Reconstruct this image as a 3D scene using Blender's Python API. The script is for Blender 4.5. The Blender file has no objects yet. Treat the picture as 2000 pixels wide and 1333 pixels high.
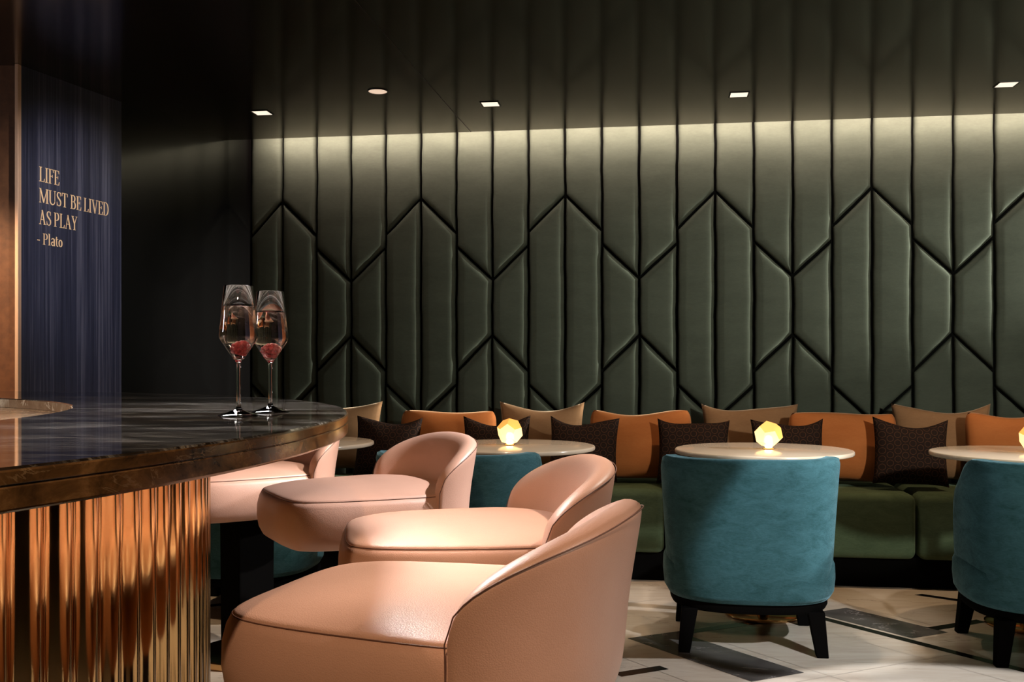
import bpy, bmesh, math, random
import numpy as np
from mathutils import Vector, Matrix, Quaternion
random.seed(7); rng = np.random.default_rng(5)
SC = bpy.context.scene
COL = SC.collection
PI = math.pi

# ------------------------------------------------------------------ camera, world, lights, exposure
HC = 1.10                                   # eye height of the camera
cam = bpy.data.cameras.new('camera'); cam_o = bpy.data.objects.new('camera', cam); COL.objects.link(cam_o)
cam.sensor_width = 36.0; cam.lens = 1930 / 2000 * 36.0; cam.shift_y = 0.0243; cam.clip_start = 0.05
cam_o.location = (0, 0, HC); cam_o.rotation_euler = (PI / 2, 0, 0)
SC.camera = cam_o
SC.view_settings.view_transform = 'Standard'; SC.view_settings.look = 'None'
SC.view_settings.gamma = 1; SC.view_settings.use_curve_mapping = False
SC.view_settings.exposure = 0.0
W = bpy.data.worlds.new('world'); SC.world = W; W.use_nodes = True
W.node_tree.nodes['Background'].inputs[0].default_value = (0.5, 0.45, 0.4, 1)
W.node_tree.nodes['Background'].inputs[1].default_value = 0.003

CEIL = 2.411
TAN = 0.143; COSW = 1 / math.sqrt(1 + TAN * TAN); SINW = TAN * COSW
WT = Vector((COSW, -SINW, 0)); WN = Vector((-SINW, -COSW, 0))   # along the padded wall / out of it
WANG = -math.atan(TAN)
def wl(c, x):                                # a point on the line parallel to the padded wall
    return Vector((x, c - TAN * x, 0))

def look(o, target):
    d = Vector(target) - o.location
    o.rotation_euler = d.to_track_quat('-Z', 'Y').to_euler()
def area(name, loc, target, sx, sy, power, color, spread=180):
    l = bpy.data.lights.new(name, 'AREA'); l.shape = 'RECTANGLE'; l.size = sx; l.size_y = sy
    l.energy = power; l.color = color; l.spread = math.radians(spread)
    o = bpy.data.objects.new(name, l); COL.objects.link(o); o.location = loc; look(o, target); return o
def spot(name, loc, target, power, color, angle=60, blend=0.5, r=0.03):
    l = bpy.data.lights.new(name, 'SPOT'); l.energy = power; l.color = color
    l.spot_size = math.radians(angle); l.spot_blend = blend; l.shadow_soft_size = r
    o = bpy.data.objects.new(name, l); COL.objects.link(o); o.location = loc; look(o, target); return o

WARM = (1.0, 0.70, 0.42); SOFT = (1.0, 0.88, 0.74); COOL = (0.95, 0.97, 1.0)
# the strip in the ceiling slot along the padded wall
p = wl(5.585, 1.35)
cove = area('cove_strip_light', (p.x, p.y, 2.475), (p.x - WN.x, p.y - WN.y, 2.475 - 0.15), 5.7, 0.03, 64, (1.0, 0.80, 0.70), 170)
# bright fitting at the far right end of the lounge, then spots added for the chair and wall
spot('side_spot', (4.1, 3.42, 2.36), (0.35, 3.95, 0.40), 600, COOL, 34, 0.6, 0.06)
spot('chair_spot', (2.35, 0.85, CEIL - 0.03), (1.23, 3.72, 0.44), 650, (0.88, 0.95, 1.0), 15.8, 0.22, 0.03)  # added spot; its narrow cone edge stands in for a cast shadow
spot('end_spot', (6.8, 4.55, 2.25), (-0.5, 5.78, 1.28), 7000, (0.97, 1.0, 0.90), 14, 1.0, 0.05)
spot('wall_fill_spot', (3.0, 0.2, 2.36), (1.75, 5.4, 1.40), 760, (0.97, 1.0, 0.88), 50, 1.0, 0.12)  # added fill for the right part of the padded wall
spot('aisle_downlight', (1.75, 2.3, CEIL - 0.03), (1.48, 2.64, 0), 340, COOL, 43, 0.07)
# downlights over the bench
BENCH_LIGHTS = [wl(4.927, x) for x in (-1.293, -0.108, 1.096, 2.301)]
for q, pw in zip(BENCH_LIGHTS, (16, 45, 52, 52)):
    spot('bench_downlight', (q.x, q.y, CEIL - 0.03), (q.x, q.y - 0.02, 0.5), pw, WARM, 62, 0.7)
TABLE_LIGHTS = [wl(4.02, x) for x in (-1.3, -0.2, 0.93, 2.05)]
for q, pw in zip(TABLE_LIGHTS, (25, 45, 52, 52)):
    spot('table_downlight', (q.x, q.y, CEIL - 0.03), (q.x + 0.12, q.y + 0.34, 0.5), pw, SOFT, 40, 0.4)
# spots that rake the stools from the lounge side, downlights over the bar, added fill behind the camera
for x, y, tx, ty, pw, c, an in ((0.85, 2.45, -0.34, 1.84, 260, SOFT, 24), (1.35, 2.85, -0.33, 2.42, 270, SOFT, 28), (1.15, 3.25, -0.50, 3.2, 430, COOL, 31), (0.5, 3.6, -1.05, 3.75, 200, SOFT, 34), (3.2, 0.5, 0.17, 1.5, 250, SOFT, 9.5)):
    spot('stool_spot', (x, y, CEIL - 0.03), (tx, ty, 0.7), pw, c, an, 0.7)
for x, y, tx, ty, pw, c, an in ((-1.35, 1.5, -0.50, 1.75, 16, WARM, 60), (-1.45, 2.6, -0.75, 2.7, 16, WARM, 60), (-2.6, 3.2, -2.4, 4.4, 160, WARM, 60), (-0.15, -0.5, -0.1, 1.6, 135, WARM, 46)):
    spot('bar_and_fill_spot', (x, y, CEIL - 0.03), (tx, ty, 0.7), pw, c, an, 0.6)

spot('quote_spot', (-0.75, 3.35, CEIL - 0.03), (-2.02, 4.62, 1.65), 120, (0.95, 0.95, 1.0), 42, 0.9)  # added spot to lighten the blue wall and its lettering
area('glass_glint_light', (-1.15, 2.95, CEIL - 0.02), (-0.55, 2.0, 1.1), 0.9, 0.6, 26, (1.0, 0.96, 0.92), 46)  # added area light that gives the glasses white reflections
area('glass_streak_light', (-4.87, 2.0, 1.75), (-0.5, 2.0, 1.15), 0.5, 0.9, 14, (0.95, 0.97, 1.0), 120)  # added out-of-view area light for a streak on the glasses
spot('ledge_spot', (-1.95, 1.9, CEIL - 0.03), (-1.45, 2.6, 0.97), 60, SOFT, 34, 0.8)

# ------------------------------------------------------------------ materials
def mat(name, base=(0.5, 0.5, 0.5), rough=0.5, metal=0.0, **kw):
    m = bpy.data.materials.new(name); m.use_nodes = True
    b = m.node_tree.nodes['Principled BSDF']
    b.inputs['Base Color'].default_value = (*base, 1); b.inputs['Roughness'].default_value = rough
    b.inputs['Metallic'].default_value = metal
    for k, v in kw.items():
        n = k.replace('_', ' ').title().replace('Ior', 'IOR')
        b.inputs[n].default_value = (*v, 1) if isinstance(v, tuple) else v
    return m
class NT:
    def __init__(s, m): s.t = m.node_tree; s.b = s.t.nodes['Principled BSDF']
    def n(s, typ, **kw):
        nd = s.t.nodes.new('ShaderNode' + typ)
        for k, v in kw.items():
            if hasattr(nd, k): setattr(nd, k, v)
            else: nd.inputs[k.replace('_', ' ')].default_value = v
        return nd
    def l(s, a, b): s.t.links.new(a, b)
    def coord(s, scale=(1, 1, 1), out='Object', rot=(0, 0, 0)):
        c = s.n('TexCoord'); mp = s.n('Mapping'); mp.inputs['Scale'].default_value = scale
        mp.inputs['Rotation'].default_value = rot
        s.l(c.outputs[out], mp.inputs[0]); return mp.outputs[0]
    def noise(s, vec, scale, detail=4, rough=0.55, dist=0.0):
        q = s.n('TexNoise'); q.inputs['Scale'].default_value = scale; q.inputs['Detail'].default_value = detail
        q.inputs['Roughness'].default_value = rough; q.inputs['Distortion'].default_value = dist
        s.l(vec, q.inputs['Vector']); return q.outputs[0]
    def ramp(s, fac, stops):
        r = s.n('ValToRGB'); e = r.color_ramp.elements
        while len(e) < len(stops): e.new(0.5)
        for x, (pos, c) in zip(e, stops): x.position = pos; x.color = (*c, 1)
        s.l(fac, r.inputs[0]); return r.outputs[0]
    def base(s, c): s.l(c, s.b.inputs['Base Color'])
    def bump(s, h, strength=0.3, dist=0.002, normal=None):
        q = s.n('Bump'); q.inputs['Strength'].default_value = strength; q.inputs['Distance'].default_value = dist
        s.l(h, q.inputs['Height']); s.l(q.outputs[0], s.b.inputs['Normal'])
    def mix(s, fac, a, b, blend='MIX'):
        q = s.n('Mix'); q.data_type = 'RGBA'; q.blend_type = blend
        for v, i in ((fac, 0), (a, 6), (b, 7)):
            if hasattr(v, 'is_linked'): s.l(v, q.inputs[i])
            else: q.inputs[i].default_value = v if i == 0 else (*v, 1)
        return q.outputs[2]
    def math(s, op, a, b=None):
        q = s.n('Math', operation=op)
        for v, i in ((a, 0), (b, 1)):
            if v is None: continue
            if hasattr(v, 'is_linked'): s.l(v, q.inputs[i])
            else: q.inputs[i].default_value = v
        return q.outputs[0]

def velvet(name, lo, hi, sheen=0.6, tint=(0.6, 0.7, 0.6), scale=7, rough=0.75, streak=(1, 1, 3), mottle=0.0):
    m = mat(name, lo, rough, sheen_weight=sheen, sheen_tint=tint, sheen_roughness=0.35, specular_ior_level=0.04)
    t = NT(m); v = t.coord(streak)
    a = t.noise(v, scale, 5, 0.65); b = t.noise(v, scale * 14, 3, 0.6)
    f = t.mix(0.3, a, b)
    t.base(t.ramp(f, [(0.3, lo), (0.7, hi)]))
    t.bump(t.noise(t.coord((1, 1, 2.5)), 260, 2), 0.25, 0.001)
    if mottle:                       # brushed pile: patches that lie this way and that
        w = t.noise(t.coord((1, 1, 2.2)), 9, 6, 0.72, 0.8); fine = t.noise(t.coord((1, 1, 4)), 70, 4, 0.7)
        k = t.mix(0.35, w, fine)
        t.l(t.ramp(k, [(0.36, (mottle * .35,) * 3), (0.66, (mottle,) * 3)]), t.b.inputs['Sheen Weight'])
        t.base(t.ramp(k, [(0.34, lo), (0.68, hi)]))
        q = t.n('Bump'); q.inputs['Strength'].default_value = 0.5; q.inputs['Distance'].default_value = 0.006
        t.l(k, q.inputs['Height']); t.l(q.outputs[0], t.b.inputs['Normal'])
    return m
M = {}
M['wall_green'] = velvet('padded_green_suede', (0.049, 0.055, 0.040), (0.071, 0.078, 0.058), 0.03, (0.7, 0.75, 0.6), 3.0, 0.7)
M['bench_green'] = velvet('bench_green_velvet', (0.055, 0.080, 0.044), (0.090, 0.122, 0.070), 0.4, (0.5, 0.6, 0.4), 5, 0.75, (1, 1, 1.5), 0.3)
M['teal'] = velvet('teal_velvet', (0.020, 0.060, 0.066), (0.050, 0.125, 0.145), 1.0, (0.42, 0.68, 0.78), 6, 0.7, (1, 1, 3), 0.65)
M['orange'] = velvet('orange_velvet', (0.34, 0.10, 0.028), (0.42, 0.135, 0.04), 0.4, (1.0, 0.6, 0.35), 5)
M['taupe'] = velvet('taupe_velvet', (0.19, 0.095, 0.045), (0.25, 0.13, 0.065), 0.3, (0.9, 0.65, 0.45), 5)

m = mat('dark_brown_patterned_fabric', (0.02, 0.008, 0.006), 0.85, specular_ior_level=0.15); t = NT(m)
c = t.n('TexCoord'); sx = t.n('SeparateXYZ'); t.l(c.outputs['Object'], sx.inputs[0])
dirs = []
K = 2 * PI / 0.036
for a in (0, 60, 120):
    ca, sa = math.cos(math.radians(a)), math.sin(math.radians(a))
    u = t.math('ADD', t.math('MULTIPLY', sx.outputs[0], ca * K), t.math('MULTIPLY', sx.outputs[2], sa * K))
    dirs.append(t.math('COSINE', u))
cs = t.math('ADD', t.math('ADD', dirs[0], dirs[1]), dirs[2])
pr = t.math('ABSOLUTE', t.math('ADD', cs, 0.35))
t.base(t.ramp(pr, [(0.0, (0.075, 0.030, 0.014)), (0.2, (0.055, 0.022, 0.011)), (0.4, (0.014, 0.006, 0.004))]))
M['dark_cushion'] = m

m = mat('blush_leather', (0.50, 0.25, 0.165), 0.43, coat_weight=0.06, coat_roughness=0.3, specular_ior_level=0.5); t = NT(m)
v = t.coord()
t.base(t.ramp(t.noise(v, 5, 4), [(0.3, (0.52, 0.285, 0.205)), (0.7, (0.58, 0.325, 0.24))]))
vo = t.n('TexVoronoi'); vo.inputs['Scale'].default_value = 260; vo.feature = 'DISTANCE_TO_EDGE'
t.l(t.mix(0.02, v, t.n('TexNoise').outputs[0]) if False else v, vo.inputs['Vector'])
h = t.mix(0.35, t.ramp(vo.outputs[0], [(0.0, (0, 0, 0)), (0.25, (1, 1, 1))]), t.noise(v, 140, 3))
t.bump(h, 0.24, 0.0010)
M['leather'] = m
M['piping'] = mat('piping_leather', (0.13, 0.055, 0.035), 0.5)
M['dark_wood'] = mat('near_black_stained_wood', (0.0022, 0.0018, 0.0016), 0.85, specular_ior_level=0.03)
M['brass'] = mat('polished_brass', (0.60, 0.355, 0.145), 0.15, 1.0)
M['copper_trim'] = mat('copper_trim', (0.88, 0.55, 0.36), 0.5, 0.55)

def marble(name, stops, vein, rough=0.08, scale=3.0, stretch=(1, 2.5, 1), veinw=0.02, rot=0.5, vs=2.2, coat=0.0):
    m = mat(name, stops[0][1], rough, coat_weight=coat, coat_roughness=0.04); t = NT(m); v = t.coord(stretch, rot=(0, 0, rot))
    base = t.ramp(t.noise(v, scale, 8, 0.65, 0.6), stops)
    nv = t.noise(v, vs, 6, 0.6, 1.4)
    band = t.math('ABSOLUTE', t.math('SUBTRACT', nv, 0.5))
    mask = t.ramp(band, [(0.0, (1, 1, 1)), (veinw, (0, 0, 0))])
    brk = t.ramp(t.noise(v, scale * 1.3, 5), [(0.45, (0, 0, 0)), (0.62, (1, 1, 1))])
    mk = t.mix(1.0, mask, brk, 'MULTIPLY')
    t.base(t.mix(mk, base, vein)); return m
M['black_marble'] = marble('black_marble', [(0.38, (0.005, 0.004, 0.0035)), (0.56, (0.016, 0.010, 0.006)), (0.72, (0.034, 0.022, 0.013))],
                           (0.22, 0.19, 0.15), 0.06, 7.0, (0.8, 2.4, 2.0), 0.012, 0.9, 3.6)
t = NT(M['black_marble']); v = t.coord((0.55, 2.6, 2.0), rot=(0, 0, 0.55))     # pale wisps that drift across the slab
old = t.b.inputs['Base Color'].links[0].from_socket
cl = t.ramp(t.noise(v, 2.6, 9, 0.72, 1.1), [(0.45, (0, 0, 0)), (0.53, (0.3, 0.3, 0.3)), (0.62, (1, 1, 1))])
fb = t.ramp(t.noise(t.coord((1.2, 9, 4), rot=(0, 0, 0.55)), 9, 6, 0.7, 0.6), [(0.42, (0, 0, 0)), (0.70, (1, 1, 1))])
t.base(t.mix(t.mix(1.0, cl, fb, 'MULTIPLY'), old, (0.46, 0.44, 0.42)))
M['lit_edge_marble'] = marble('warm_lit_edge_marble', [(0.36, (0.035, 0.018, 0.008)), (0.55, (0.12, 0.060, 0.022)), (0.74, (0.28, 0.15, 0.06))], (0.22, 0.14, 0.075), 0.16, 14.0, (1, 1, 1.4), 0.012, 0.9, 8)
M['beige_stone'] = marble('beige_table_stone', [(0.3, (0.50, 0.40, 0.30)), (0.7, (0.60, 0.47, 0.35))], (0.52, 0.40, 0.29), 0.16, 2, (1, 2, 1), 0.03)
M['ledge_marble'] = marble('brown_ledge_marble', [(0.3, (0.20, 0.11, 0.06)), (0.7, (0.42, 0.29, 0.19))], (0.75, 0.62, 0.48), 0.25, 9, (1, 1, 1), 0.03, 0.2, 7)
m = marble('pale_floor_marble', [(0.25, (0.42, 0.33, 0.25)), (0.5, (0.58, 0.49, 0.40)), (0.75, (0.66, 0.58, 0.50))], (0.36, 0.30, 0.25), 0.16, 1.6, (0.9, 4.5, 1), 0.012, 0.65, 1.1)
M['floor'] = m
M['grey_stone'] = marble('grey_inlay_marble', [(0.3, (0.055, 0.048, 0.045)), (0.7, (0.11, 0.098, 0.09))], (0.3, 0.27, 0.25), 0.16, 6, (1, 2, 1), 0.012)
M['black_stone'] = mat('black_inlay_stone', (0.010, 0.009, 0.009), 0.15)
M['joint'] = mat('floor_joint', (0.30, 0.25, 0.20), 0.5)

m = mat('dark_lacquer_ceiling', (0.010, 0.008, 0.006), 0.14, specular_ior_level=0.75, specular_tint=(1.0, 0.80, 0.64), coat_weight=0.45, coat_roughness=0.16, coat_tint=(1.0, 0.86, 0.74)); t = NT(m)
M['ceiling'] = m
M['joint_black'] = mat('matte_black_backing', (0.004, 0.004, 0.0035), 0.9, specular_ior_level=0.02)
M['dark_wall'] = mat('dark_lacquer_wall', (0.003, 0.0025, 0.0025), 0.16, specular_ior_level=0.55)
m = mat('blue_streaked_silk', (0.02, 0.025, 0.07), 0.34, sheen_weight=0.2, sheen_tint=(0.6, 0.65, 0.9)); t = NT(m)
v = t.coord((1, 1, 0.012))
f = t.mix(0.55, t.noise(v, 22, 3, 0.6), t.noise(v, 110, 4, 0.7))
t.base(t.ramp(f, [(0.38, (0.006, 0.007, 0.020)), (0.5, (0.022, 0.023, 0.046)), (0.62, (0.085, 0.082, 0.115))]))
M['blue'] = m
m = mat('brown_leather_panel', (0.16, 0.06, 0.022), 0.5); t = NT(m)
t.base(t.ramp(t.noise(t.coord(), 30, 5), [(0.3, (0.12, 0.045, 0.017)), (0.7, (0.19, 0.075, 0.028))]))
M['brown_panel'] = m
M['gold_letter'] = mat('gold_lettering', (0.88, 0.58, 0.31), 0.5, 0.0)
def emit(name, col, s, base=(0.8, 0.8, 0.8), rough=0.4, **kw):
    return mat(name, base, rough, emission_color=col, emission_strength=s, **kw)
M['lamp_lens'] = emit('downlight_lens', (1.0, 0.84, 0.66), 1.15)
M['round_lens'] = emit('round_lens', (1.0, 0.72, 0.52), 0.75)
M['black_metal'] = mat('black_metal', (0.01, 0.009, 0.008), 0.4, 0.5)
M['glass'] = mat('clear_glass', (1, 1, 1), 0.0, transmission_weight=1.0, ior=1.5)
M['wine'] = mat('rose_wine', (0.97, 0.76, 0.66), 0.0, transmission_weight=1.0, ior=1.34)
M['berry'] = mat('raspberry', (0.80, 0.10, 0.12), 0.35)
M['lamp_cream'] = emit('cream_lamp_glass', (1.0, 0.80, 0.45), 0.55, (0.95, 0.80, 0.5), 0.3, transmission_weight=0.5, ior=1.3)
M['lamp_amber'] = emit('amber_lamp_glass', (1.0, 0.60, 0.18), 0.26, (0.85, 0.50, 0.15), 0.3, transmission_weight=0.5, ior=1.3)
M['bulb'] = emit('lamp_bulb', (1.0, 0.78, 0.45), 22)

# ------------------------------------------------------------------ helpers
def link(o, parent=None):
    COL.objects.link(o)
    if parent is not None: o.parent = parent
    return o
def tag(o, label=None, cat=None, group=None, kind=None):
    for k, v in (('label', label), ('category', cat), ('group', group), ('kind', kind)):
        if v: o[k] = v
    return o
def empty(name, loc=(0, 0, 0), rz=0.0, **kw):
    o = bpy.data.objects.new(name, None); link(o); o.location = loc; o.rotation_euler = (0, 0, rz)
    o.empty_display_size = 0.1
    return tag(o, **kw)
def pyd(name, verts, faces, material, parent=None, smooth=True, recalc=True, subsurf=0, angle=None, loc=None, rz=0.0):
    me = bpy.data.meshes.new(name); me.from_pydata([tuple(map(float, v)) for v in verts], [], [tuple(int(i) for i in f) for f in faces])
    if recalc:
        bm = bmesh.new(); bm.from_mesh(me); bmesh.ops.recalc_face_normals(bm, faces=bm.faces); bm.to_mesh(me); bm.free()
    me.materials.append(material)
    me.shade_smooth() if smooth else me.shade_flat()
    if smooth and angle: me.set_sharp_from_angle(angle=math.radians(angle))
    o = link(bpy.data.objects.new(name, me), parent)
    if loc is not None: o.location = loc
    o.rotation_euler = (0, 0, rz)
    if subsurf:
        s = o.modifiers.new('subdivision', 'SUBSURF'); s.levels = s.render_levels = subsurf
    return o
class MB:
    def __init__(s): s.v = []; s.f = []
    def add(s, v, f):
        n = len(s.v); s.v += [tuple(map(float, p)) for p in v]; s.f += [tuple(i + n for i in q) for q in f]; return s
    def box(s, c, d, rz=0.0, taper=1.0, shift=(0, 0)):
        """box centred at c with size d; the lower face scaled by taper and moved by shift"""
        out = []
        for z in (-1, 1):
            k = taper if z < 0 else 1.0
            for x, y in ((-1, -1), (1, -1), (1, 1), (-1, 1)):
                px, py = x * d[0] / 2 * k, y * d[1] / 2 * k
                if z < 0: px += shift[0]; py += shift[1]
                out.append((c[0] + px * math.cos(rz) - py * math.sin(rz), c[1] + px * math.sin(rz) + py * math.cos(rz), c[2] + z * d[2] / 2))
        return s.add(out, [(3, 2, 1, 0), (4, 5, 6, 7), (0, 1, 5, 4), (1, 2, 6, 5), (2, 3, 7, 6), (3, 0, 4, 7)])
    def loft(s, rings, close_u=True, cap0=True, cap1=True, close_v=False):
        n = len(rings[0]); v = [p for r in rings for p in r]; f = []
        R = len(rings)
        for i in range(R if close_v else R - 1):
            j = (i + 1) % R
            for k in range(n if close_u else n - 1):
                l = (k + 1) % n
                f.append((i * n + k, i * n + l, j * n + l, j * n + k))
        if cap0: f.append(tuple(range(n))[::-1])
        if cap1: f.append(tuple((R - 1) * n + k for k in range(n)))
        return s.add(v, f)
    def lathe(s, prof, n=64, c=(0, 0, 0), close=False):
        rings = [[(c[0] + r * math.cos(2 * PI * k / n), c[1] + r * math.sin(2 * PI * k / n), c[2] + z) for k in range(n)] for r, z in prof]
        return s.loft(rings, True, False if close else prof[0][0] > 1e-6, False if close else prof[-1][0] > 1e-6, close)
    def tube(s, pts, r, n=8, closed=False):
        pts = [Vector(q) for q in pts]; rings = []; N = len(pts); up = None
        for i, q in enumerate(pts):
            a = pts[(i - 1) % N] if closed or i else q; b = pts[(i + 1) % N] if closed or i < N - 1 else q
            d = (b - a).normalized()
            if up is None: up = d.orthogonal().normalized()
            up = (up - d * up.dot(d)).normalized(); w = d.cross(up)
            rr = r[i] if hasattr(r, '__len__') else r
            rings.append([q + (up * math.cos(2 * PI * k / n) + w * math.sin(2 * PI * k / n)) * rr for k in range(n)])
        return s.loft(rings, True, not closed, not closed, closed)
    def build(s, name, material, parent=None, **kw): return pyd(name, s.v, s.f, material, parent, **kw)
def bevel(o, w=0.004, seg=2):
    m = o.modifiers.new('bevel', 'BEVEL'); m.width = w; m.segments = seg; m.limit_method = 'ANGLE'; m.angle_limit = math.radians(40); return o
def copy_tree(o, parent=None):
    c = o.copy(); COL.objects.link(c)
    if parent is not None: c.parent = parent
    for ch in list(o.children): copy_tree(ch, c)
    return c
def chaikin(pts, n=4, closed=True):
    p = np.array(pts, float)
    for _ in range(n):
        q = np.roll(p, -1, 0)
        a = 0.75 * p + 0.25 * q; b = 0.25 * p + 0.75 * q
        p = np.stack([a, b], 1).reshape(-1, p.shape[1])
    return p
def resample(p, n, closed=True):
    p = np.asarray(p, float)
    q = np.vstack([p, p[:1]]) if closed else p
    d = np.r_[0, np.cumsum(np.linalg.norm(np.diff(q, axis=0), axis=1))]
    t = np.linspace(0, d[-1], n + 1)[:-1] if closed else np.linspace(0, d[-1], n)
    return np.stack([np.interp(t, d, q[:, k]) for k in range(q.shape[1])], 1)
def normals2d(p, closed=True):
    if closed: t = np.roll(p, -1, 0) - np.roll(p, 1, 0)
    else: t = np.gradient(p, axis=0)
    t /= np.linalg.norm(t, axis=1)[:, None]
    return np.stack([t[:, 1], -t[:, 0]], 1)        # outward for a counter-clockwise outline

# ------------------------------------------------------------------ the setting
def struct(o): o['kind'] = 'structure'; return o
fl = struct(MB().box((1.1, 1.25, -0.05), (12.2, 10.5, 0.1)).build('floor', M['floor'], smooth=False))

# ceiling slab, its edge runs parallel to the padded wall and leaves a light slot
def prism(name, poly, z0, z1, material, **kw):
    mb = MB(); n = len(poly)
    v = [(x, y, z0) for x, y in poly] + [(x, y, z1) for x, y in poly]
    f = [tuple(range(n))[::-1], tuple(range(n, 2 * n))] + [(i, (i + 1) % n, n + (i + 1) % n, n + i) for i in range(n)]
    return mb.add(v, f).build(name, material, smooth=False, **kw)
XL, XR = -4.9, 7.1
lip = 5.50
ce = struct(prism('ceiling', [(XL, -3.5), (XR, -3.5), (XR, lip - TAN * XR), (XL, lip - TAN * XL)], CEIL, CEIL + 0.035, M['ceiling']))
struct(prism('trim_1', [(-1.75, lip - 0.05 + TAN * 1.75), (XR, lip - 0.05 - TAN * XR), (XR, 5.80 - TAN * XR), (-1.75, 5.80 + TAN * 1.75)], 2.62, 2.66, M['dark_wall']))
# thin joints between ceiling boards
mb = MB()
a, b = wl(3.1, -2.6), wl(3.1, 4.5)
mb.box(((a.x + b.x) / 2, (a.y + b.y) / 2, CEIL - 0.0006), ((b - a).length, 0.004, 0.0012), WANG)
for x0 in (-0.62,):
    a, b = wl(3.1, x0), wl(lip, x0 + 0.39)
    d = b - a; mb.box(((a.x + b.x) / 2, (a.y + b.y) / 2, CEIL - 0.0006), (d.length, 0.003, 0.0012), math.atan2(d.y, d.x))
mb.build('ceiling_joint', mat('joint_line', (0.018, 0.012, 0.008), 0.4), ce, smooth=False)

# padded wall: one upholstered surface with deep stitched grooves
GW = 0.2130; S0 = -1.3953
def padded_wall():
    """upholstered boards with rounded edges and open joints between them, all one surface"""
    i0, i1 = -1, 38; ZB, ZT = 0.40, 2.622
    A = (2.089, 1.878, 1.802, 1.602); B = (1.279, 1.068, 0.992, 0.792)
    def cut(q, i, par):
        k = (i - par) % 4
        return ((q[0], q[1]), (q[2], q[3]), (q[3], q[2]), (q[1], q[0]))[k]
    T, N, P0 = np.array(WT), np.array(WN), np.array([0, 5.75, 0.0])
    mb = MB(); up = np.array([0, 0, 1.0])
    PROF = [(.0072, -.020), (.0076, -.006), (.0090, .001), (.0120, .0070), (.0165, .0115), (.0225, .0146), (.0300, .0164), (.0400, .0172), (.0550, .0175)]
    def wob(s, z): return .0016 * math.sin(z * 9 + s * 5) + .0011 * math.sin(z * 23 + s * 31) + .0006 * math.sin(z * 61 + s * 13)
    for i in range(i0, i1):
        x0, x1 = S0 + i * GW, S0 + (i + 1) * GW
        if i == i0: x0 += .012
        lines = [(ZB, ZB), cut(B, i, 2), cut(A, i, 0), (ZT, ZT)]
        for (b0, b1), (t0, t1) in zip(lines[:-1], lines[1:]):
            mbt, mt = (b1 - b0) / (x1 - x0), (t1 - t0) / (x1 - x0)
            rings = []
            for d, h in PROF:
                xa, xb = x0 + d, x1 - d
                lo = lambda x: b0 + mbt * (x - x0) + d * math.sqrt(1 + mbt * mbt)
                hi = lambda x: t0 + mt * (x - x0) - d * math.sqrt(1 + mt * mt)
                nv, nh = 22, 8; pts = []
                for k in range(nh): x = xa + (xb - xa) * k / nh; pts.append((x, lo(x)))
                for k in range(nv): pts.append((xb, lo(xb) + (hi(xb) - lo(xb)) * k / nv))
                for k in range(nh): x = xb + (xa - xb) * k / nh; pts.append((x, hi(x)))
                for k in range(nv): pts.append((xa, hi(xa) + (lo(xa) - hi(xa)) * k / nv))
                ring = []
                for x, z in pts:
                    w = wob(x0 if abs(x - x0) < abs(x - x1) else x1, z)
                    ring.append(P0 + T * (x + w) + N * h + up * z)
                rings.append(ring)
            mb.loft(rings, True, False, True)
    o = mb.build('wall_back', M['wall_green'], recalc=False, angle=50)
    return struct(o)
padded_wall()
a, b = wl(5.80, -1.8), wl(5.80, XR)
struct(MB().box(((a.x + b.x) / 2, (a.y + b.y) / 2, 1.33), ((b - a).length, 0.06, 2.66), WANG).build('wall_back_core', M['joint_black'], smooth=False))

# text wall: a blue silk panel and a near-black panel that runs into the corner
LK = 0.3394
def lw(D): return Vector((-1.577 - LK * (5.969 - D), D, 0))          # a point on the text wall at depth D
LT = Vector((LK, 1, 0)).normalized(); LN = Vector((LT.y, -LT.x, 0)); LANG = math.atan2(LT.y, LT.x)
def wall_panel(name, D0, D1, material, off=0.0, th=0.05, z0=0.0, z1=CEIL):
    p0, p1 = lw(D0) + LN * off, lw(D1) + LN * off
    q0, q1 = p0 - LN * th, p1 - LN * th
    return prism(name, [(p0.x, p0.y), (p1.x, p1.y), (q1.x, q1.y), (q0.x, q0.y)], z0, z1, material)
struct(wall_panel('wall_left', 4.31, 4.904, M['blue']))
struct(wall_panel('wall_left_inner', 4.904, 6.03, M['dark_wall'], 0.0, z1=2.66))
# brown leather back-bar wall with a copper edge
e = lw(4.31)
struct(MB().box((e.x - 1.36, e.y + 0.03, CEIL / 2), (2.69, 0.06, CEIL)).build('wall_bar', M['brown_panel'], smooth=False))
struct(bevel(MB().box((e.x - 0.008, e.y - 0.012, CEIL / 2), (0.0155, 0.03, CEIL)).build('trim_2', M['copper_trim'], smooth=False), 0.002))
# the rest of the room behind the camera
struct(MB().box((XR + 0.03, 1.2, 1.3), (0.06, 9.6, 2.6)).build('wall_right', M['dark_wall'], smooth=False))
struct(MB().box((1.1, -3.53, 1.3), (12.0, 0.06, 2.6)).build('wall_front', M['dark_wall'], smooth=False))
struct(MB().box((XL - 0.03, 0.5, 1.3), (0.06, 8.1, 2.6)).build('wall_bar_side', M['dark_wall'], smooth=False))

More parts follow.
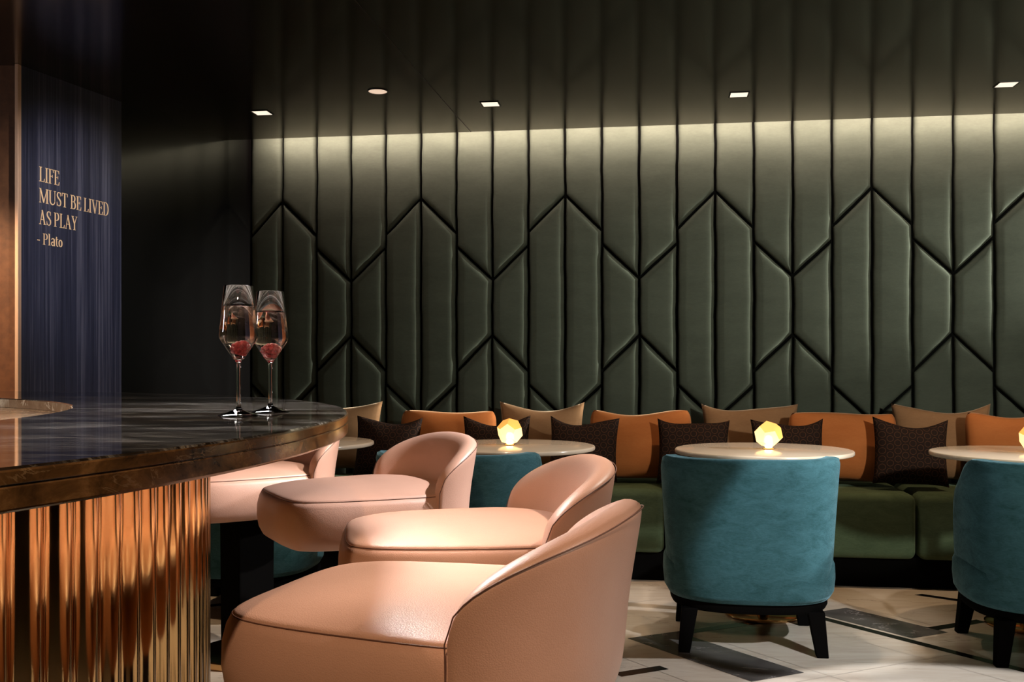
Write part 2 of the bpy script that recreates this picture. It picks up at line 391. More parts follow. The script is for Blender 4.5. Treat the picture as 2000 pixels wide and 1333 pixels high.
# floor inlays, lying a hair above the slabs
U = Vector((math.cos(math.radians(-56)), math.sin(math.radians(-56)), 0)); V_ = Vector((math.cos(math.radians(25.5)), math.sin(math.radians(25.5)), 0))
def para(mb, p0, a, b, z):
    p0 = Vector(p0); q = [p0, p0 + a, p0 + a + b, p0 + b]
    mb.add([(x.x, x.y, z) for x in q], [(0, 1, 2, 3)])
gm, km, jm = MB(), MB(), MB()
E1 = Vector((1.125, -0.19, 0))                 # the step from one table to the next
E2 = Vector((-0.90, 0.30, 0)) * 0
Z0 = Vector((0, 0, 0))
for s_, which in ((Z0, 'abcdef'), (Vector((-2.25, .38, 0)), 'abcd'), (Vector((1.9, -.9, 0)), 'abd'), (Vector((-.5, -1.9, 0)), 'abcde'), (Vector((1.35, -2.3, 0)), 'abd')):
    if 'a' in which: para(gm, Vector((1.335, 4.40, 0)) + s_, U * 0.50, V_ * 0.205, 0.0006)
    if 'b' in which: para(km, Vector((1.285, 4.36, 0)) + s_, U * 1.02, V_ * 0.045, 0.0007)
    if 'c' in which: para(km, Vector((0.50, 4.00, 0)) + s_, V_ * 0.95, U * 0.05, 0.0007)
    if 'd' in which: para(gm, Vector((0.465, 3.985, 0)) + s_, U * 0.66, V_ * 0.235, 0.0008)
    if 'e' in which: para(km, Vector((0.36, 3.535, 0)) + s_, V_ * 0.20, U * 0.05, 0.0007)
    if 'f' in which:
        para(km, Vector((1.74, 4.15, 0)) + s_, V_ * 0.30, U * 0.05, 0.0007)
        para(km, Vector((1.93, 4.74, 0)) + s_, Vector((.62, -.53, 0)) * .45, V_ * 0.05, 0.0007)
for k in range(-14, 14):
    para(jm, Vector((0.7, 3.3, 0)) + V_ * (k * 0.47) - U * 5, U * 10, V_ * 0.004, 0.0004)
    para(jm, Vector((0.7, 3.3, 0)) + U * (k * 0.62) - V_ * 5, V_ * 10, U * 0.004, 0.0004)
for mb, n, mm in ((gm, 'grey_inlay', M['grey_stone']), (km, 'black_inlay', M['black_stone']), (jm, 'tile_joint', M['joint'])):
    mb.build(n, mm, fl, smooth=False, recalc=False)

# ------------------------------------------------------------------ quote lettering
def arc(cx, cy, rx, ry, a0, a1, n=14):
    return [(cx + rx * math.cos(math.radians(a0 + (a1 - a0) * i / n)), cy + ry * math.sin(math.radians(a0 + (a1 - a0) * i / n))) for i in range(n + 1)]
def stroke(pts, w0, w1=None):
    """a pen stroke: quads along pts, the width running w0..w1 (or a function of 0..1)"""
    p = np.array(pts, float); n = len(p); d = np.gradient(p, axis=0); d /= np.linalg.norm(d, axis=1)[:, None]
    nn = np.stack([-d[:, 1], d[:, 0]], 1); out = []
    fw = w0 if callable(w0) else (lambda t: w0 + ((w0 if w1 is None else w1) - w0) * t)
    w = np.array([fw(i / (n - 1)) for i in range(n)])[:, None] / 2
    L, R = p + nn * w, p - nn * w
    return [[tuple(L[i]), tuple(R[i]), tuple(R[i + 1]), tuple(L[i + 1])] for i in range(n - 1)]
ST, HL, SF = 0.115, 0.050, 0.042
def rect(x0, y0, x1, y1): return [[(x0, y0), (x1, y0), (x1, y1), (x0, y1)]]
def stem(x, y0=0.0, y1=1.0, top=True, bot=True, w=ST, s=0.07):
    r = rect(x, y0, x + w, y1)
    if bot: r += rect(x - s, y0, x + w + s, y0 + SF)
    if top: r += rect(x - s, y1 - SF, x + w + s, y1)
    return r
def glyph(c):
    if c == 'L': return 0.50, stem(.07) + rect(.07, 0, .47, SF) + [[(.47, 0), (.50, .24), (.455, .24), (.40, SF), (.40, 0)]]
    if c == 'I': return 0.27, stem(.07)
    if c in 'FE':
        r = stem(.07) + rect(.07, 1 - SF, .46, 1) + [[(.46, 1), (.475, .78), (.43, .78), (.39, 1 - SF)]] + rect(.1, .50, .36, .50 + SF) + rect(.335, .42, .37, .63)
        if c == 'E': r += rect(.07, 0, .47, SF) + [[(.47, 0), (.50, .24), (.455, .24), (.40, SF)]]
        return (.50 if c == 'E' else .47), r
    if c == 'M': return 0.88, stem(.07, w=HL) + stem(.70, w=ST) + stroke([(.12, .97), (.44, .03)], ST) + stroke([(.44, .03), (.725, .97)], HL)
    if c == 'U': return 0.70, rect(.07, .28, .07 + ST, 1) + rect(0, 1 - SF, .27, 1) + rect(.56, .3, .56 + HL, 1) + rect(.48, 1 - SF, .69, 1) + \
        stroke([(.1325, .3)] + arc(.36, .28, .2275, .26, 180, 360)[1:], lambda t: ST * (1 - t) + HL * t)
    if c == 'S':
        path = arc(.26, .75, .17, .225, 20, 180, 12) + [(.12, .66), (.2, .57), (.32, .47), (.415, .36)] + arc(.25, .25, .185, .23, 20, -165, 12)
        f = lambda t: HL + (ST * 1.05 - HL) * math.exp(-((t - .5) / .23) ** 2)
        return 0.50, stroke(path, f) + rect(.40, .72, .44, .98) + rect(.045, .02, .085, .29)
    if c == 'T': return 0.60, stem(.235, top=False) + rect(.02, 1 - SF, .575, 1) + [[(.02, 1), (.0, .76), (.045, .76), (.09, 1)]] + [[(.505, 1), (.55, .76), (.595, .76), (.575, 1)]]
    if c == 'B': return 0.57, stem(.07) + rect(.1, 1 - SF, .3, 1) + rect(.1, .50, .32, .50 + SF) + rect(.1, 0, .32, SF) + \
        stroke(arc(.28, .755, .165, .225, 90, -90), lambda t: HL + (ST - HL) * math.sin(PI * t)) + stroke(arc(.30, .27, .19, .25, 90, -90), lambda t: HL + (ST - HL) * math.sin(PI * t))
    if c == 'V': return 0.66, stroke([(.10, .98), (.35, .0)], ST) + stroke([(.35, .02), (.56, .98)], HL) + rect(0, 1 - SF, .26, 1) + rect(.46, 1 - SF, .66, 1)
    if c == 'D': return 0.68, stem(.07) + rect(.1, 1 - SF, .3, 1) + rect(.1, 0, .3, SF) + stroke(arc(.28, .5, .28, .475, 90, -90, 22), lambda t: HL + (ST - HL) * math.sin(PI * t))
    if c == 'A': return 0.66, stroke([(.10, .02), (.32, 1.0)], HL) + stroke([(.30, 1.0), (.545, .02)], ST) + rect(.19, .32, .47, .32 + SF) + rect(0, 0, .20, SF) + rect(.43, 0, .66, SF)
    if c == 'P': return 0.55, stem(.07) + rect(.1, 1 - SF, .3, 1) + rect(.1, .45, .3, .45 + SF) + stroke(arc(.28, .725, .19, .255, 90, -90), lambda t: HL + (ST - HL) * math.sin(PI * t))
    if c == 'Y': return 0.62, stem(.25, 0, .45, top=False) + stroke([(.09, .98), (.315, .42)], ST) + stroke([(.315, .42), (.53, .98)], HL) + rect(0, 1 - SF, .24, 1) + rect(.42, 1 - SF, .62, 1)
    if c == 'l': return 0.27, stem(.07, 0, 1.04, top=False) + rect(.0, 1.0, .1, 1.04)
    if c == 'a': return 0.46, stroke(arc(.22, .5, .15, .17, 160, 0) + [(.37, .42), (.37, .08)] + arc(.42, .08, .05, .05, 180, 290, 4), lambda t: .07 + (.06 if .4 < t < .9 else 0)) + \
        stroke(arc(.22, .19, .15, .16, 70, 300, 14), .10)
    if c == 't': return 0.33, stroke([(.14, .88), (.14, .18)] + arc(.24, .15, .10, .12, 180, 320, 8), .11, .06) + rect(.02, .63, .31, .69)
    if c == 'o': return 0.46, stroke(arc(.22, .33, .165, .30, 0, 360, 26), lambda t: .06 + .07 * abs(math.cos(2 * PI * t)))
    if c == '–': return 0.36, rect(.02, .30, .30, .38)
    return 0.24, []
LETTERS = empty('wall_lettering', (lw(4.404).x, lw(4.404).y, 0), LANG, label='gold serif quotation lettered in four lines on the blue streaked wall', cat='lettering')
def line(text, z, cap, width, d0):
    x = 0.0; polys = []
    for c in text:
        w, ps = glyph(c); polys += [[(px + x, py) for px, py in q] for q in ps]; x += w + (0.035 if c != ' ' else 0)
    k = width / (x - 0.035); mb = MB()
    for q in polys:
        n = len(q)
        v = [(d0 + px * k, -0.0004, z + py * cap) for px, py in q] + [(d0 + px * k, -0.0014, z + py * cap) for px, py in q]
        mb.add(v, [tuple(range(n))[::-1], tuple(range(n, 2 * n))] + [(i, (i + 1) % n, n + (i + 1) % n, n + i) for i in range(n)])
    mb.build('text_line', M['gold_letter'], LETTERS, smooth=False)
line('LIFE', 1.924, .0663, .120, 0.0)
line('MUST BE LIVED', 1.830, .0645, .441, 0.0)
line('AS PLAY', 1.733, .0645, .231, 0.0)
line('– Plato', 1.644, .050, .151, -0.012)

# ------------------------------------------------------------------ bar
BC = Vector((-2.42, 1.75, 0)); BAR_TOP = 1.003
bar = empty('bar_counter', BC, label='round bar counter with black marble top on a fluted brass base', cat='bar')
MB().lathe([(1.50, .9584), (2.094, .9584), (2.10, .964), (2.10, .984), (2.0985, .9848), (2.0985, .986), (2.10, .9868), (2.10, .999), (2.096, BAR_TOP), (1.503, BAR_TOP), (1.50, 1.0)], 320, close=True).build('marble_top', M['black_marble'], bar, angle=40)
MB().lathe([(2.085, .961), (2.0995, .961), (2.1012, .963), (2.1012, .983), (2.0992, .9848), (2.0992, .986), (2.1012, .9868), (2.1012, .9985), (2.0995, 1.0005), (2.085, 1.0005)], 320, close=True).build('edge_band', M['lit_edge_marble'], bar, angle=40)  # mottled slab edge, warm light and leather reflections put into its brown
MB().lathe([(1.4985, .977), (1.51, .977), (1.51, 1.0005), (1.4985, 1.0005)], 200, close=True).build('inner_edge', M['ledge_marble'], bar, angle=40)
MB().lathe([(0.4, .93), (1.51, .93), (1.51, .976), (0.4, .976)], 160, close=True).build('work_ledge', M['ledge_marble'], bar, angle=40)
NF = 166; fr = []
for k in range(NF):
    for j in range(16):
        q = j / 16.0; x = q * 0.068
        if x < 0.046:
            xx = x - 0.023; h = math.sqrt(0.0358 ** 2 - xx * xx) - 0.0358 * math.cos(math.asin(0.023 / 0.0358))
        else:
            xx = x - 0.057; h = -(math.sqrt(0.0171 ** 2 - xx * xx) - 0.0171 * math.cos(math.asin(0.011 / 0.0171)))
        fr.append((1.796 + h, 2 * PI * (k + q) / NF))
rings = [[(r * math.cos(a), r * math.sin(a), z) for r, a in fr] for z in (0.09, 0.45, 0.9584)]
MB().loft(rings, True, False, False).build('fluted_base', M['brass'], bar)
MB().lathe([(1.70, 0.0), (1.75, 0.0), (1.75, 0.09), (1.70, 0.09)], 160, close=True).build('plinth', M['dark_wood'], bar, angle=40)

def glass(x, y, label, scale=1.0):
    z0 = BAR_TOP
    g = empty('champagne_glass', (x, y, z0), 0.3, label=label, cat='glass', group='champagne glasses on the bar')
    foot = [(0, 0), (.0385, 0), (.0392, .0008), (.0386, .0019), (.030, .0046), (.018, .0086), (.009, .0120), (.0056, .0155), (.0042, .023)]
    st = [(.0040, .03), (.0038, .06), (.0038, .09), (.0044, .102)]
    bo = [(.0065, .1065), (.012, .113), (.024, .131), (.0335, .1455), (.0364, .1515), (.0367, .156), (.0358, .168), (.0275, .2505)]
    bi = [(.0270, .2518), (.0263, .2505), (.0346, .168), (.0353, .156), (.0349, .1525), (.032, .146), (.0225, .1318), (.0100, .1155), (.0045, .111), (0, .1098)]
    MB().lathe(foot + st + bo + bi, 96).build('bowl_and_stem', M['glass'], g, angle=70)
    r = lambda z: np.interp(z, [.1098, .111, .1155, .1318, .146, .1525, .156, .168, .2505], [0, .0045, .0100, .0225, .032, .0349, .0353, .0346, .0263])
    zt = .211 if scale == 1 else .207
    prof = [(0, .1095)] + [(float(r(z)) + .0003, z) for z in (.111, .1155, .124, .1318, .146, .1525, .156, .168, .19, zt)] + [(float(r(zt)) - .002, zt - .0004), (0, zt - .0004)]
    w = MB().lathe(prof, 96).build('sparkling_wine', M['wine'], angle=60); w.location = (x, y, z0)
    tag(w, label.split(' champagne')[0].replace('flute glass', '') and ('pale pink sparkling wine with bubbles in the ' + ('nearer' if scale == 1 else 'farther') + ' stemmed glass'), 'drink', 'drinks in the glasses')
    mb = MB()
    for i in range(26):
        zz = .128 + (zt - .132) * random.random(); a = random.uniform(0, 2 * PI); rr = float(r(zz)) * random.uniform(.3, .9)
        q = 0.0006
    # a raspberry made of drupelets round a hollow core
    bb = MB()
    for ring, (rr, zz, n) in enumerate(((.0060, .0010, 9), (.0085, .0052, 11), (.0082, .0098, 11), (.0060, .0138, 8), (.0028, .0162, 5), (0, .0172, 1))):
        for k in range(n):
            a = 2 * PI * (k + .5 * (ring % 2)) / n; c = (rr * math.cos(a), rr * math.sin(a), zz)
            prof2 = [(0, -.0031), (.0018, -.0026), (.0030, -.0008), (.0030, .0008), (.0018, .0026), (0, .0031)]
            bb.lathe(prof2, 8, c)
    br = bb.build('raspberry', M['berry']); br.location = (x, y, z0 + .1235); br.rotation_euler = (0.25 if scale == 1 else -0.4, 0.3, 0.5)
    br.scale = (1.42,) * 3
    tag(br, 'red raspberry sunk at the bottom of the ' + ('nearer' if scale == 1 else 'farther') + ' sparkling wine glass', 'fruit', 'raspberries in the glasses')
    return g
glass(-0.5285, 1.91, 'tall stemmed champagne glass of pink wine nearer on the black bar top', 1)
glass(-0.503, 2.057, 'tall stemmed champagne glass of pink wine behind another on the bar top', 2)

# ------------------------------------------------------------------ bar stools
HALF = [(.322, 0.0), (.322, .13), (.302, .208), (.21, .254), (-.05, .284), (-.17, .280), (-.262, .205), (-.298, .09)]
SEAM = 0.700
def make_stool():
    root = empty('bar_stool')
    ctl = HALF + [(x, -y) for x, y in HALF[::-1] if y > 0]
    out = resample(chaikin(ctl, 4), 112); nn = normals2d(out)
    if np.sum(out[:, 0] * np.roll(out[:, 1], -1) - np.roll(out[:, 0], -1) * out[:, 1]) < 0: nn = -nn
    ring = lambda off, z: [(*(out[i] + nn[i] * off), z) for i in range(len(out))]
    body = MB().loft([ring(-.055, .553), ring(-.03, .554), ring(-.014, .562), ring(-.002, .585), ring(.004, .62), ring(.003, .655), ring(-.004, .683), ring(-.012, SEAM - .002), ring(-.02, SEAM - .001)])
    body.build('seat_body', M['leather'], root, angle=60)
    cen = out.mean(0)
    def dome(f, z): return [(*(cen + (out[i] + nn[i] * -.014 - cen) * f), z) for i in range(len(out))]
    seat = MB().loft([dome(1.0, SEAM - .004), dome(1.0, SEAM + .001)] + [dome(f, SEAM + .003 + .034 * (1 - f ** 2.6) ** .8) for f in (.985, .96, .92, .86, .78, .68, .56, .42, .28, .14, .04)])
    seat.build('seat', M['leather'], root, angle=60)
    MB().tube([(*(out[i] - nn[i] * .0135), SEAM - .0003) for i in range(len(out))], .0013, 6, True).build('piping', M['piping'], root)
    # wrap-around low backrest
    rear = [i for i in range(len(out)) if out[i][0] < -.115]
    start = [i for i in rear if (i - 1) % len(out) not in rear][0]
    seq = []; i = start
    while i in rear: seq.append(i); i = (i + 1) % len(out)
    P = resample(out[seq], 57, False); Nn = normals2d(P, False)
    if np.dot(Nn[28], P[28] - cen) < 0: Nn = -Nn
    rings = []; seam = []; outer = []
    for k in range(57):
        tt = abs(k / 28 - 1); f = max(0.0, 1 - tt ** 2.3) ** .52
        zr = SEAM + .012 + .158 * f; th = .030 + .042 * f ** .7
        o = lambda z: .008 + .16 * max(z - SEAM + .03, 0)
        p, n = P[k], Nn[k]
        pts = [(-.05, .553), (-.02, .555), (.0, .575), (.007, .62), (o(SEAM), SEAM)]
        h = zr - SEAM
        for g in (.35, .7, .92): pts.append((o(SEAM + h * g), SEAM + h * g))
        pts += [(o(zr) - th * .06, zr - .001), (o(zr) - th * .3, zr + .007 * f ** .5), (o(zr) - th * .6, zr + .005 * f ** .5), (o(zr) - th * .88, zr - .012 * f)]
        for g in (.75, .4, .1): pts.append((o(SEAM + h * g) - th * (1.0 + .25 * (1 - g) * f), SEAM + h * g))
        pts += [(o(SEAM) - th * 1.25, SEAM - .03)]
        rings.append([(*(p + n * a), z) for a, z in pts])
        seam.append((*(p + n * (o(zr) - .0004)), zr - .006 * f)); 
    MB().loft(rings).build('backrest', M['leather'], root, angle=60, subsurf=1)
    side = lambda k: [(*(P[k] + Nn[k] * a), z) for a, z in ((.001, .575), (.008, .62), (.0125, SEAM))]
    MB().tube(side(0) + seam + side(56)[::-1], .0012, 6).build('backrest_piping', M['piping'], root)
    ped = MB().box((-.01, 0, .29), (.145, .16, .53), 0, .96).build('pedestal', M['dark_wood'], root, smooth=False); bevel(ped, .006)
    MB().lathe([(0, 0), (.186, 0), (.19, .004), (.19, .024), (.186, .028), (0, .028)], 72, (-.01, 0, 0)).build('base_plate', M['brass'], ped, angle=40)
    return root
STOOLS = [  # angle round the bar, distance from its centre, own turn, label
    (-1.5, 2.30, -16, 'blush leather bar stool nearest the camera, seen from behind its curved back'),
    (16.0, 2.42, -7, 'blush leather bar stool second nearest, between the nearest stool and one with the pale seat'),
    (36.5, 2.43, -8, 'blush leather bar stool third along the bar, its back in front of a lamp-lit table'),
    (54.5, 2.43, -12, 'blush leather bar stool farthest along, partly hidden under the marble bar end')]
st0 = make_stool()
for i, (ang, r, turn, lab) in enumerate(STOOLS):
    o = st0 if i == 0 else copy_tree(st0)
    a = math.radians(ang)
    o.location = (BC.x + r * math.cos(a), BC.y + r * math.sin(a), 0); o.rotation_euler = (0, 0, a + PI + math.radians(turn))
    tag(o, lab, 'bar stool', 'blush leather stools along the bar')

# ------------------------------------------------------------------ armchairs
def make_chair():
    root = empty('armchair')
    a = np.linspace(0, 2 * PI, 97)[:-1]
    sup = lambda t, n: np.sign(t) * np.abs(t) ** (2 / n)
    def ring(hw, hd, z, n=2.7, cy=0.0): return [(hw * float(sup(math.cos(x), n)), cy + hd * float(sup(math.sin(x), n)), z) for x in a]
    MB().loft([ring(.285, .275, .195), ring(.315, .300, .202), ring(.330, .312, .228), ring(.335, .316, .28), ring(.333, .314, .325), ring(.322, .304, .352), ring(.30, .285, .362)]).build('seat_base', M['teal'], root, angle=60)
    MB().loft([ring(.26, .25, .36), ring(.285, .27, .365), ring(.292, .277, .39), ring(.285, .27, .42), ring(.25, .235, .436), ring(.15, .14, .444)]).build('seat_cushion', M['teal'], root, angle=60)
    # curved back: its outline follows the base, flaring upwards
    rings = []; K = 73
    for k in range(K):
        an = math.radians(-104 + 208 * k / (K - 1)); tt = abs(k / ((K - 1) / 2) - 1)
        f = max(0.0, 1 - max(0, (tt - .70) / .30) ** 2.2) ** .8
        top = .345 + .405 * f
        ex, ey = float(sup(math.sin(an), 2.9)), -float(sup(math.cos(an), 2.9))
        def pt(z, off):
            q = (z - .20) / .55
            hw = (.318 + .032 * q ** 1.3) - off; hd = (.308 + .060 * q ** 1.1) - off
            return (ex * hw, ey * hd, z)
        th = .04 + .035 * f
        h = top - .205
        pts = [pt(.205, .03), pt(.207, .008), pt(.225, -.004 if tt < .6 else .004)] + [pt(.205 + h * g, 0) for g in (.3, .5, .7, .85, .95)] + \
              [pt(top - .006, .006), pt(top, .02), pt(top, th - .02), pt(top - .008, th - .004)] + [pt(.205 + h * g, th) for g in (.9, .7, .5, .3)] + [pt(.24, th)]
        rings.append(pts)
    MB().loft(rings).build('backrest', M['teal'], root, angle=60)
    MB().loft([ring(.285, .272, .160), ring(.300, .285, .163), ring(.306, .290, .175), ring(.303, .288, .198), ring(.28, .27, .200)]).build('base_frame', M['dark_wood'], root, angle=50)
    for sx in (-1, 1):
        for sy in (-1, 1):
            x0, y0 = sx * .235, sy * .215
            lg = MB().box((x0, y0, .085), (.062, .060, .17), 0, .70, (sx * .022, sy * .020)).build('leg', M['dark_wood'], root, smooth=False)
            bevel(lg, .003)
    return root
CH = Vector((0.95, 4.0, 0))
CHAIRS = [(CH, 0, 'teal velvet armchair with its whole back showing, in front of the middle lamp-lit table'),
          (CH + E1, 0, 'teal velvet armchair cut off by the frame edge, with a dark shaded back'),
          (CH - E1 + Vector((-.03, 0, 0)), 0, 'teal velvet armchair mostly hidden by stool backs, at the table left of middle'),
          (CH - E1 * 2 + Vector((.10, .08, 0)), 0, 'teal velvet armchair seen only low down between bar base and stool pedestals')]
ch0 = make_chair()
for i, (q, turn, lab) in enumerate(CHAIRS):
    o = ch0 if i == 0 else copy_tree(ch0)
    o.location = q; o.rotation_euler = (0, 0, WANG + turn); tag(o, lab, 'armchair', 'teal armchairs at the round tables')

# ------------------------------------------------------------------ round tables and their lamps
def make_table():
    root = empty('round_table')
    MB().lathe([(0, .711), (.372, .711), (.3825, .7135), (.385, .718), (.385, .726), (.3825, .7305), (.378, .7317), (0, .7317)], 128).build('tabletop', M['beige_stone'], root, angle=60)
    MB().lathe([(0, .012), (.03, .012), (.03, .69), (.09, .705), (.09, .711), (0, .711)], 40).build('column', M['brass'], root, angle=40)
    MB().lathe([(0, 0), (.160, 0), (.165, .004), (.165, .010), (.155, .016), (.05, .022), (0, .022)], 80).build('foot', M['brass'], root, angle=40)
    return root
TB = [(Vector((1.11, 4.371, 0)), 'round beige stone table with glowing lamp, behind the fully visible teal armchair'),
      (Vector((0.0, 4.586, 0)), 'round beige stone table with glowing lamp, behind the pink stool backs'),
      (Vector((2.183, 4.19, 0)), 'round beige stone table cut off by the frame edge, beside the patterned dark cushion'),
      (Vector((-1.06, 4.81, 0)), 'round beige stone table showing only its rim past the bar end')]
tb0 = make_table()
for i, (q, lab) in enumerate(TB):
    o = tb0 if i == 0 else copy_tree(tb0)
    o.location = q; tag(o, lab, 'table', 'round stone tables along the bench')

def make_lamp():
    root = empty('table_lamp')
    ph = (1 + 5 ** .5) / 2
    V = [Vector((x, y, z)) for x in (-1, 1) for y in (-1, 1) for z in (-1, 1)]
    for a in (-1, 1):
        for b in (-1, 1): V += [Vector((0, a / ph, b * ph)), Vector((a / ph, b * ph, 0)), Vector((a * ph, 0, b / ph))]
    fn = Vector((0, 1, ph)).normalized()
    R = fn.rotation_difference(Vector((0, 0, -1))).to_matrix()
    k = 0.0445 / (2 / ph)
    V = [R @ v * k for v in V]; zb = min(v.z for v in V)
    V = [v - Vector((0, 0, zb)) for v in V]
    bm = bmesh.new(); [bm.verts.new(v) for v in V]; bmesh.ops.convex_hull(bm, input=bm.verts)
    bmesh.ops.dissolve_limit(bm, angle_limit=0.02, verts=bm.verts, edges=bm.edges)
    zt = max(v.z for v in V)
    topf = [f for f in bm.faces if f.normal.z > .99 and f.calc_center_median().z > zt * .9]
    bmesh.ops.delete(bm, geom=topf, context='FACES_ONLY')
    up = [f for f in bm.faces if 0.2 < f.normal.z < 0.9]
    turn = Matrix.Rotation(-PI / 2 - math.atan2(up[0].normal.y, up[0].normal.x), 4, 'Z')
    for f in bm.faces: f.material_index = 1 if f in up else 0
    bmesh.ops.transform(bm, matrix=turn, verts=bm.verts)
    me = bpy.data.meshes.new('faceted_shade'); bm.to_mesh(me); bm.free(); me.materials.append(M['lamp_cream']); me.materials.append(M['lamp_amber']); me.shade_flat()
    o = link(bpy.data.objects.new('faceted_shade', me), root); o.location = (0, 0, .003)
    s = o.modifiers.new('solidify', 'SOLIDIFY'); s.thickness = .003; s.offset = -1
    MB().lathe([(0, 0), (.024, 0), (.026, .003), (.022, .006), (0, .006)], 20).build('foot', M['brass'], root, angle=40)
    MB().lathe([(0, .008), (.015, .008), (.016, .02), (.016, .045), (.012, .056), (0, .06)], 20).build('bulb', M['bulb'], root)
    return root
LAMPS = [(Vector((1.135, 4.371, .7317)), -0.28, 'faceted gold glass lamp glowing on the table behind the fully visible armchair'),
         (Vector((-0.01, 4.586, .7317)), 0.63, 'faceted gold glass lamp glowing on the table behind the pink stool backs'),
         (Vector((2.215, 4.19, .7317)), 0.3, 'faceted gold glass lamp cut off at the frame edge on its table')]
lp0 = make_lamp()
for i, (q, rz, lab) in enumerate(LAMPS):
    o = lp0 if i == 0 else copy_tree(lp0)
    o.location = q; o.rotation_euler = (0, 0, rz); tag(o, lab, 'lamp', 'faceted lamps on the tables')

# ------------------------------------------------------------------ banquette and its cushions
bq = empty('banquette_bench', wl(5.10, 0), WANG, label='long green velvet banquette on a dark recessed plinth along the padded wall', cat='bench')
SX0, SL = 0.775 / COSW, 1.2225
def rbox(c, d, r, seg=5):
    bm = bmesh.new(); bmesh.ops.create_cube(bm, size=1)
    for v in bm.verts: v.co = Vector((v.co.x * d[0], v.co.y * d[1], v.co.z * d[2])) + Vector(c)
    bmesh.ops.bevel(bm, geom=bm.edges[:], offset=r, segments=seg, affect='EDGES', profile=.5)
    v = [x.co.copy() for x in bm.verts]; bm.verts.index_update(); f = [[x.index for x in q.verts] for q in bm.faces]; bm.free(); return v, f
for k in range(-2, 3):
    x0 = SX0 + k * SL
    L = SL if k < 2 else 0.9
    if k == -2: L -= .22; x0 += .22
    v, f = rbox((x0 + L / 2, .305, .305), (L - .012, .57, .32), .038)
    # belly the front and the top a little
    vv = []
    for q in v:
        u = (q.x - x0) / L; b = max(0, 4 * u * (1 - u)) ** .5
        w = max(0, 1 - ((q.z - .305) / .16) ** 2)
        vv.append((q.x, q.y - (.012 * b * w if q.y < .1 else 0), q.z + (.008 * b if q.z > .4 else 0)))
    pyd('seat_cushion', vv, f, M['bench_green'], bq, angle=60)
MB().box((SX0 + .43, .32, .075), (5.3, .50, .15)).build('plinth', M['dark_wood'], bq, smooth=False)

def pillow(w, h, t, ear=.03, pointy=True, n=26, seed=0, sag=.02):
    """two stitched sheets blown up between; the outline pulls in between the corners"""
    r = np.random.default_rng(seed); u = np.linspace(-1, 1, n)
    A, B = np.meshgrid(u, u)
    if not pointy:                                   # rounded corners: squircle map
        A2 = A * np.sqrt(1 - .22 * B ** 4 * A ** 2); B2 = B * np.sqrt(1 - .22 * A ** 4 * B ** 2)
    else: A2, B2 = A, B
    pull = ear
    X = w / 2 * A2 * (1 - pull * (1 - B ** 2) * 1.0); Z = h / 2 * B2 * (1 - pull * 1.6 * (1 - A ** 2))
    Z = Z - sag * (B > 0) * B ** 2 * (1 - A ** 2) * (1 + .35 * np.sin(A * 2.3 + seed))
    prof = ((1 - np.abs(A) ** 2.6) * (1 - np.abs(B) ** 2.6)).clip(0) ** .55
    wr = 1 + .05 * np.sin(A * 5 + seed) * np.sin(B * 4 + 2 * seed)
    Y = t / 2 * prof * wr
    Z = Z + .006 * np.sin(A * 3.1 + seed * 1.7); 
    v = []; f = []
    idF = np.arange(n * n).reshape(n, n); idB = idF.copy() + n * n
    edge = np.zeros((n, n), bool); edge[0, :] = edge[-1, :] = edge[:, 0] = edge[:, -1] = True
    idB[edge] = idF[edge]
    v = np.concatenate([np.stack([X, -Y, Z], -1).reshape(-1, 3), np.stack([X, Y, Z], -1).reshape(-1, 3)])
    for i in range(n - 1):
        for j in range(n - 1):
            f.append((idF[i, j], idF[i, j + 1], idF[i + 1, j + 1], idF[i + 1, j]))
            f.append((idB[i, j], idB[i + 1, j], idB[i + 1, j + 1], idB[i, j + 1]))
    used = sorted({k for q in f for k in q}); mp = {k: i for i, k in enumerate(used)}
    return v[used], [tuple(mp[k] for k in q) for q in f]
SEAT_Z = .467
def px_on(c, px):                               # X where the sight line of image column px crosses the line c
    k = (px - 1000) / 1930; D = c / (1 + TAN * k); return k * D
def cushion(name, material, xc, c, w, h, t, lean, pointy, seed, label, cat, group, roll=0.0, yaw=0.0, ear=.05):
    v, f = pillow(w, h, t, ear, pointy, 26, seed)
    o = pyd(name, v, f, material, None)
    p = wl(c, xc)
    o.rotation_euler = Matrix.Rotation(WANG + yaw, 4, 'Z').to_4x4().__matmul__(Matrix.Rotation(-lean, 4, 'X')).__matmul__(Matrix.Rotation(roll, 4, 'Y')).to_euler()
    o.location = (p.x, p.y, SEAT_Z + h / 2 * math.cos(lean) + .016 + abs(math.sin(roll)) * w * .35)
    tag(o, label, cat, group); return o
BIG = [  # image span of the top edge, colour, label
    (560, 745, 'taupe', 'taupe velvet cushion beside the bar end, leftmost on the bench'),
    (778, 973, 'orange', 'orange velvet cushion behind the third stool back, leftmost of the orange ones'),
    (975, 1141, 'taupe', 'taupe velvet cushion directly behind the lamp by the pink stools'),
    (1148, 1355, 'orange', 'orange velvet cushion fully in the gap between stool backs and teal armchair'),
    (1370, 1560, 'taupe', 'taupe velvet cushion behind the lamp of the table with the full armchair'),
    (1536, 1757, 'orange', 'orange velvet cushion left of the patterned dark cushion that shows in full'),
    (1742, 1938, 'taupe', 'taupe velvet cushion behind the patterned dark cushion that shows in full'),
    (1882, 2085, 'orange', 'orange velvet cushion at the frame edge, rightmost on the bench')]
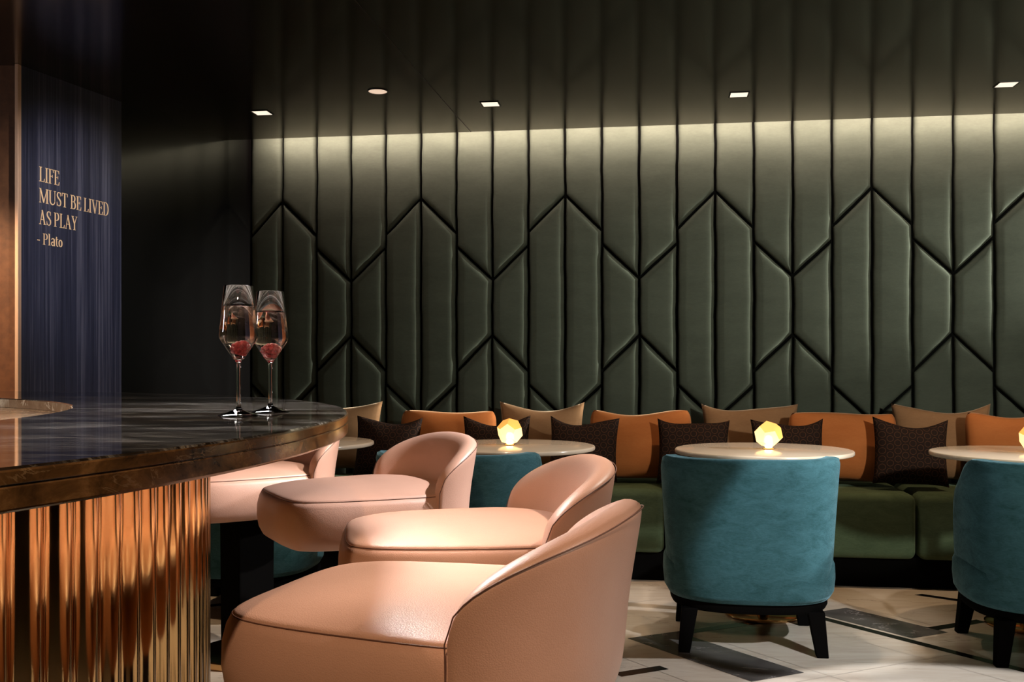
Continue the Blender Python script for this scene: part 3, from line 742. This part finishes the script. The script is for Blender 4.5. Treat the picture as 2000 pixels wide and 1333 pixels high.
for i, (a, b, kind, lab) in enumerate(BIG):
    c = 5.60 if kind == 'taupe' else 5.46
    x0, x1 = px_on(c, a), px_on(c, b); w = (x1 - x0) / COSW
    h = .415 if kind == 'taupe' else .395
    cushion('cushion', M[kind], (x0 + x1) / 2, c, w, h, .11 if kind == 'taupe' else .13, .13, kind == 'taupe', i, lab, 'cushion', 'large cushions on the bench', ear=.07 if kind == 'taupe' else .05)
SMALL = [(693, 822, .02, 'small dark brown cushion in front of the leftmost taupe and orange cushions'),
         (904, 1036, -.02, 'small dark brown cushion half behind the lamp by the pink stools'),
         (1072, 1208, .03, 'small dark brown cushion at the table rim behind the second stool back'),
         (1283, 1425, .02, 'small dark brown cushion just behind the full teal armchair'),
         (1468, 1611, -.02, 'small dark brown cushion half behind the lamp of the table with the full armchair'),
         (1704, 1853, .04, 'small dark brown cushion showing its whole star lattice pattern on the bench')]
for i, (a, b, roll, lab) in enumerate(SMALL):
    c = 5.32
    x0, x1 = px_on(c, a), px_on(c, b); w = (x1 - x0) / COSW
    cushion('throw_pillow', M['dark_cushion'], (x0 + x1) / 2, c, w, .345, .11, .20, True, 20 + i, lab, 'cushion', 'small patterned cushions on the bench', roll=roll, ear=.07)

# ------------------------------------------------------------------ ceiling fittings
DL = ['square recessed downlight in the dark corner by the blue wall', 'square recessed downlight between the round fitting and the middle one',
      'square recessed downlight above the full teal armchair', 'square recessed downlight near the frame edge, rightmost on the ceiling']
for q, lab in zip(BENCH_LIGHTS, DL):
    d = empty('downlight', (q.x, q.y, CEIL), WANG, label=lab, cat='downlight', group='square downlights over the bench')
    mb = MB()
    for s in (-1, 1):
        mb.box((s * .044, 0, -.001), (.006, .094, .004)); mb.box((0, s * .044, -.001), (.082, .006, .004))
    mb.build('frame', M['black_metal'], d, smooth=False)
    MB().box((0, 0, -.0010), (.080, .080, .002)).build('lens', M['lamp_lens'], d, smooth=False)
d = empty('round_ceiling_fitting', (-.640, 4.711, CEIL), 0, label='round pale pinkish fitting set in the dark ceiling', cat='ceiling light')
MB().lathe([(0, -.003), (.042, -.003), (.044, -.002), (.044, 0), (0, 0)], 40).build('disc', M['round_lens'], d, angle=40)
MB().lathe([(.045, -.004), (.048, -.004), (.049, 0), (.045, 0)], 40, close=True).build('rim', M['black_metal'], d, angle=40)
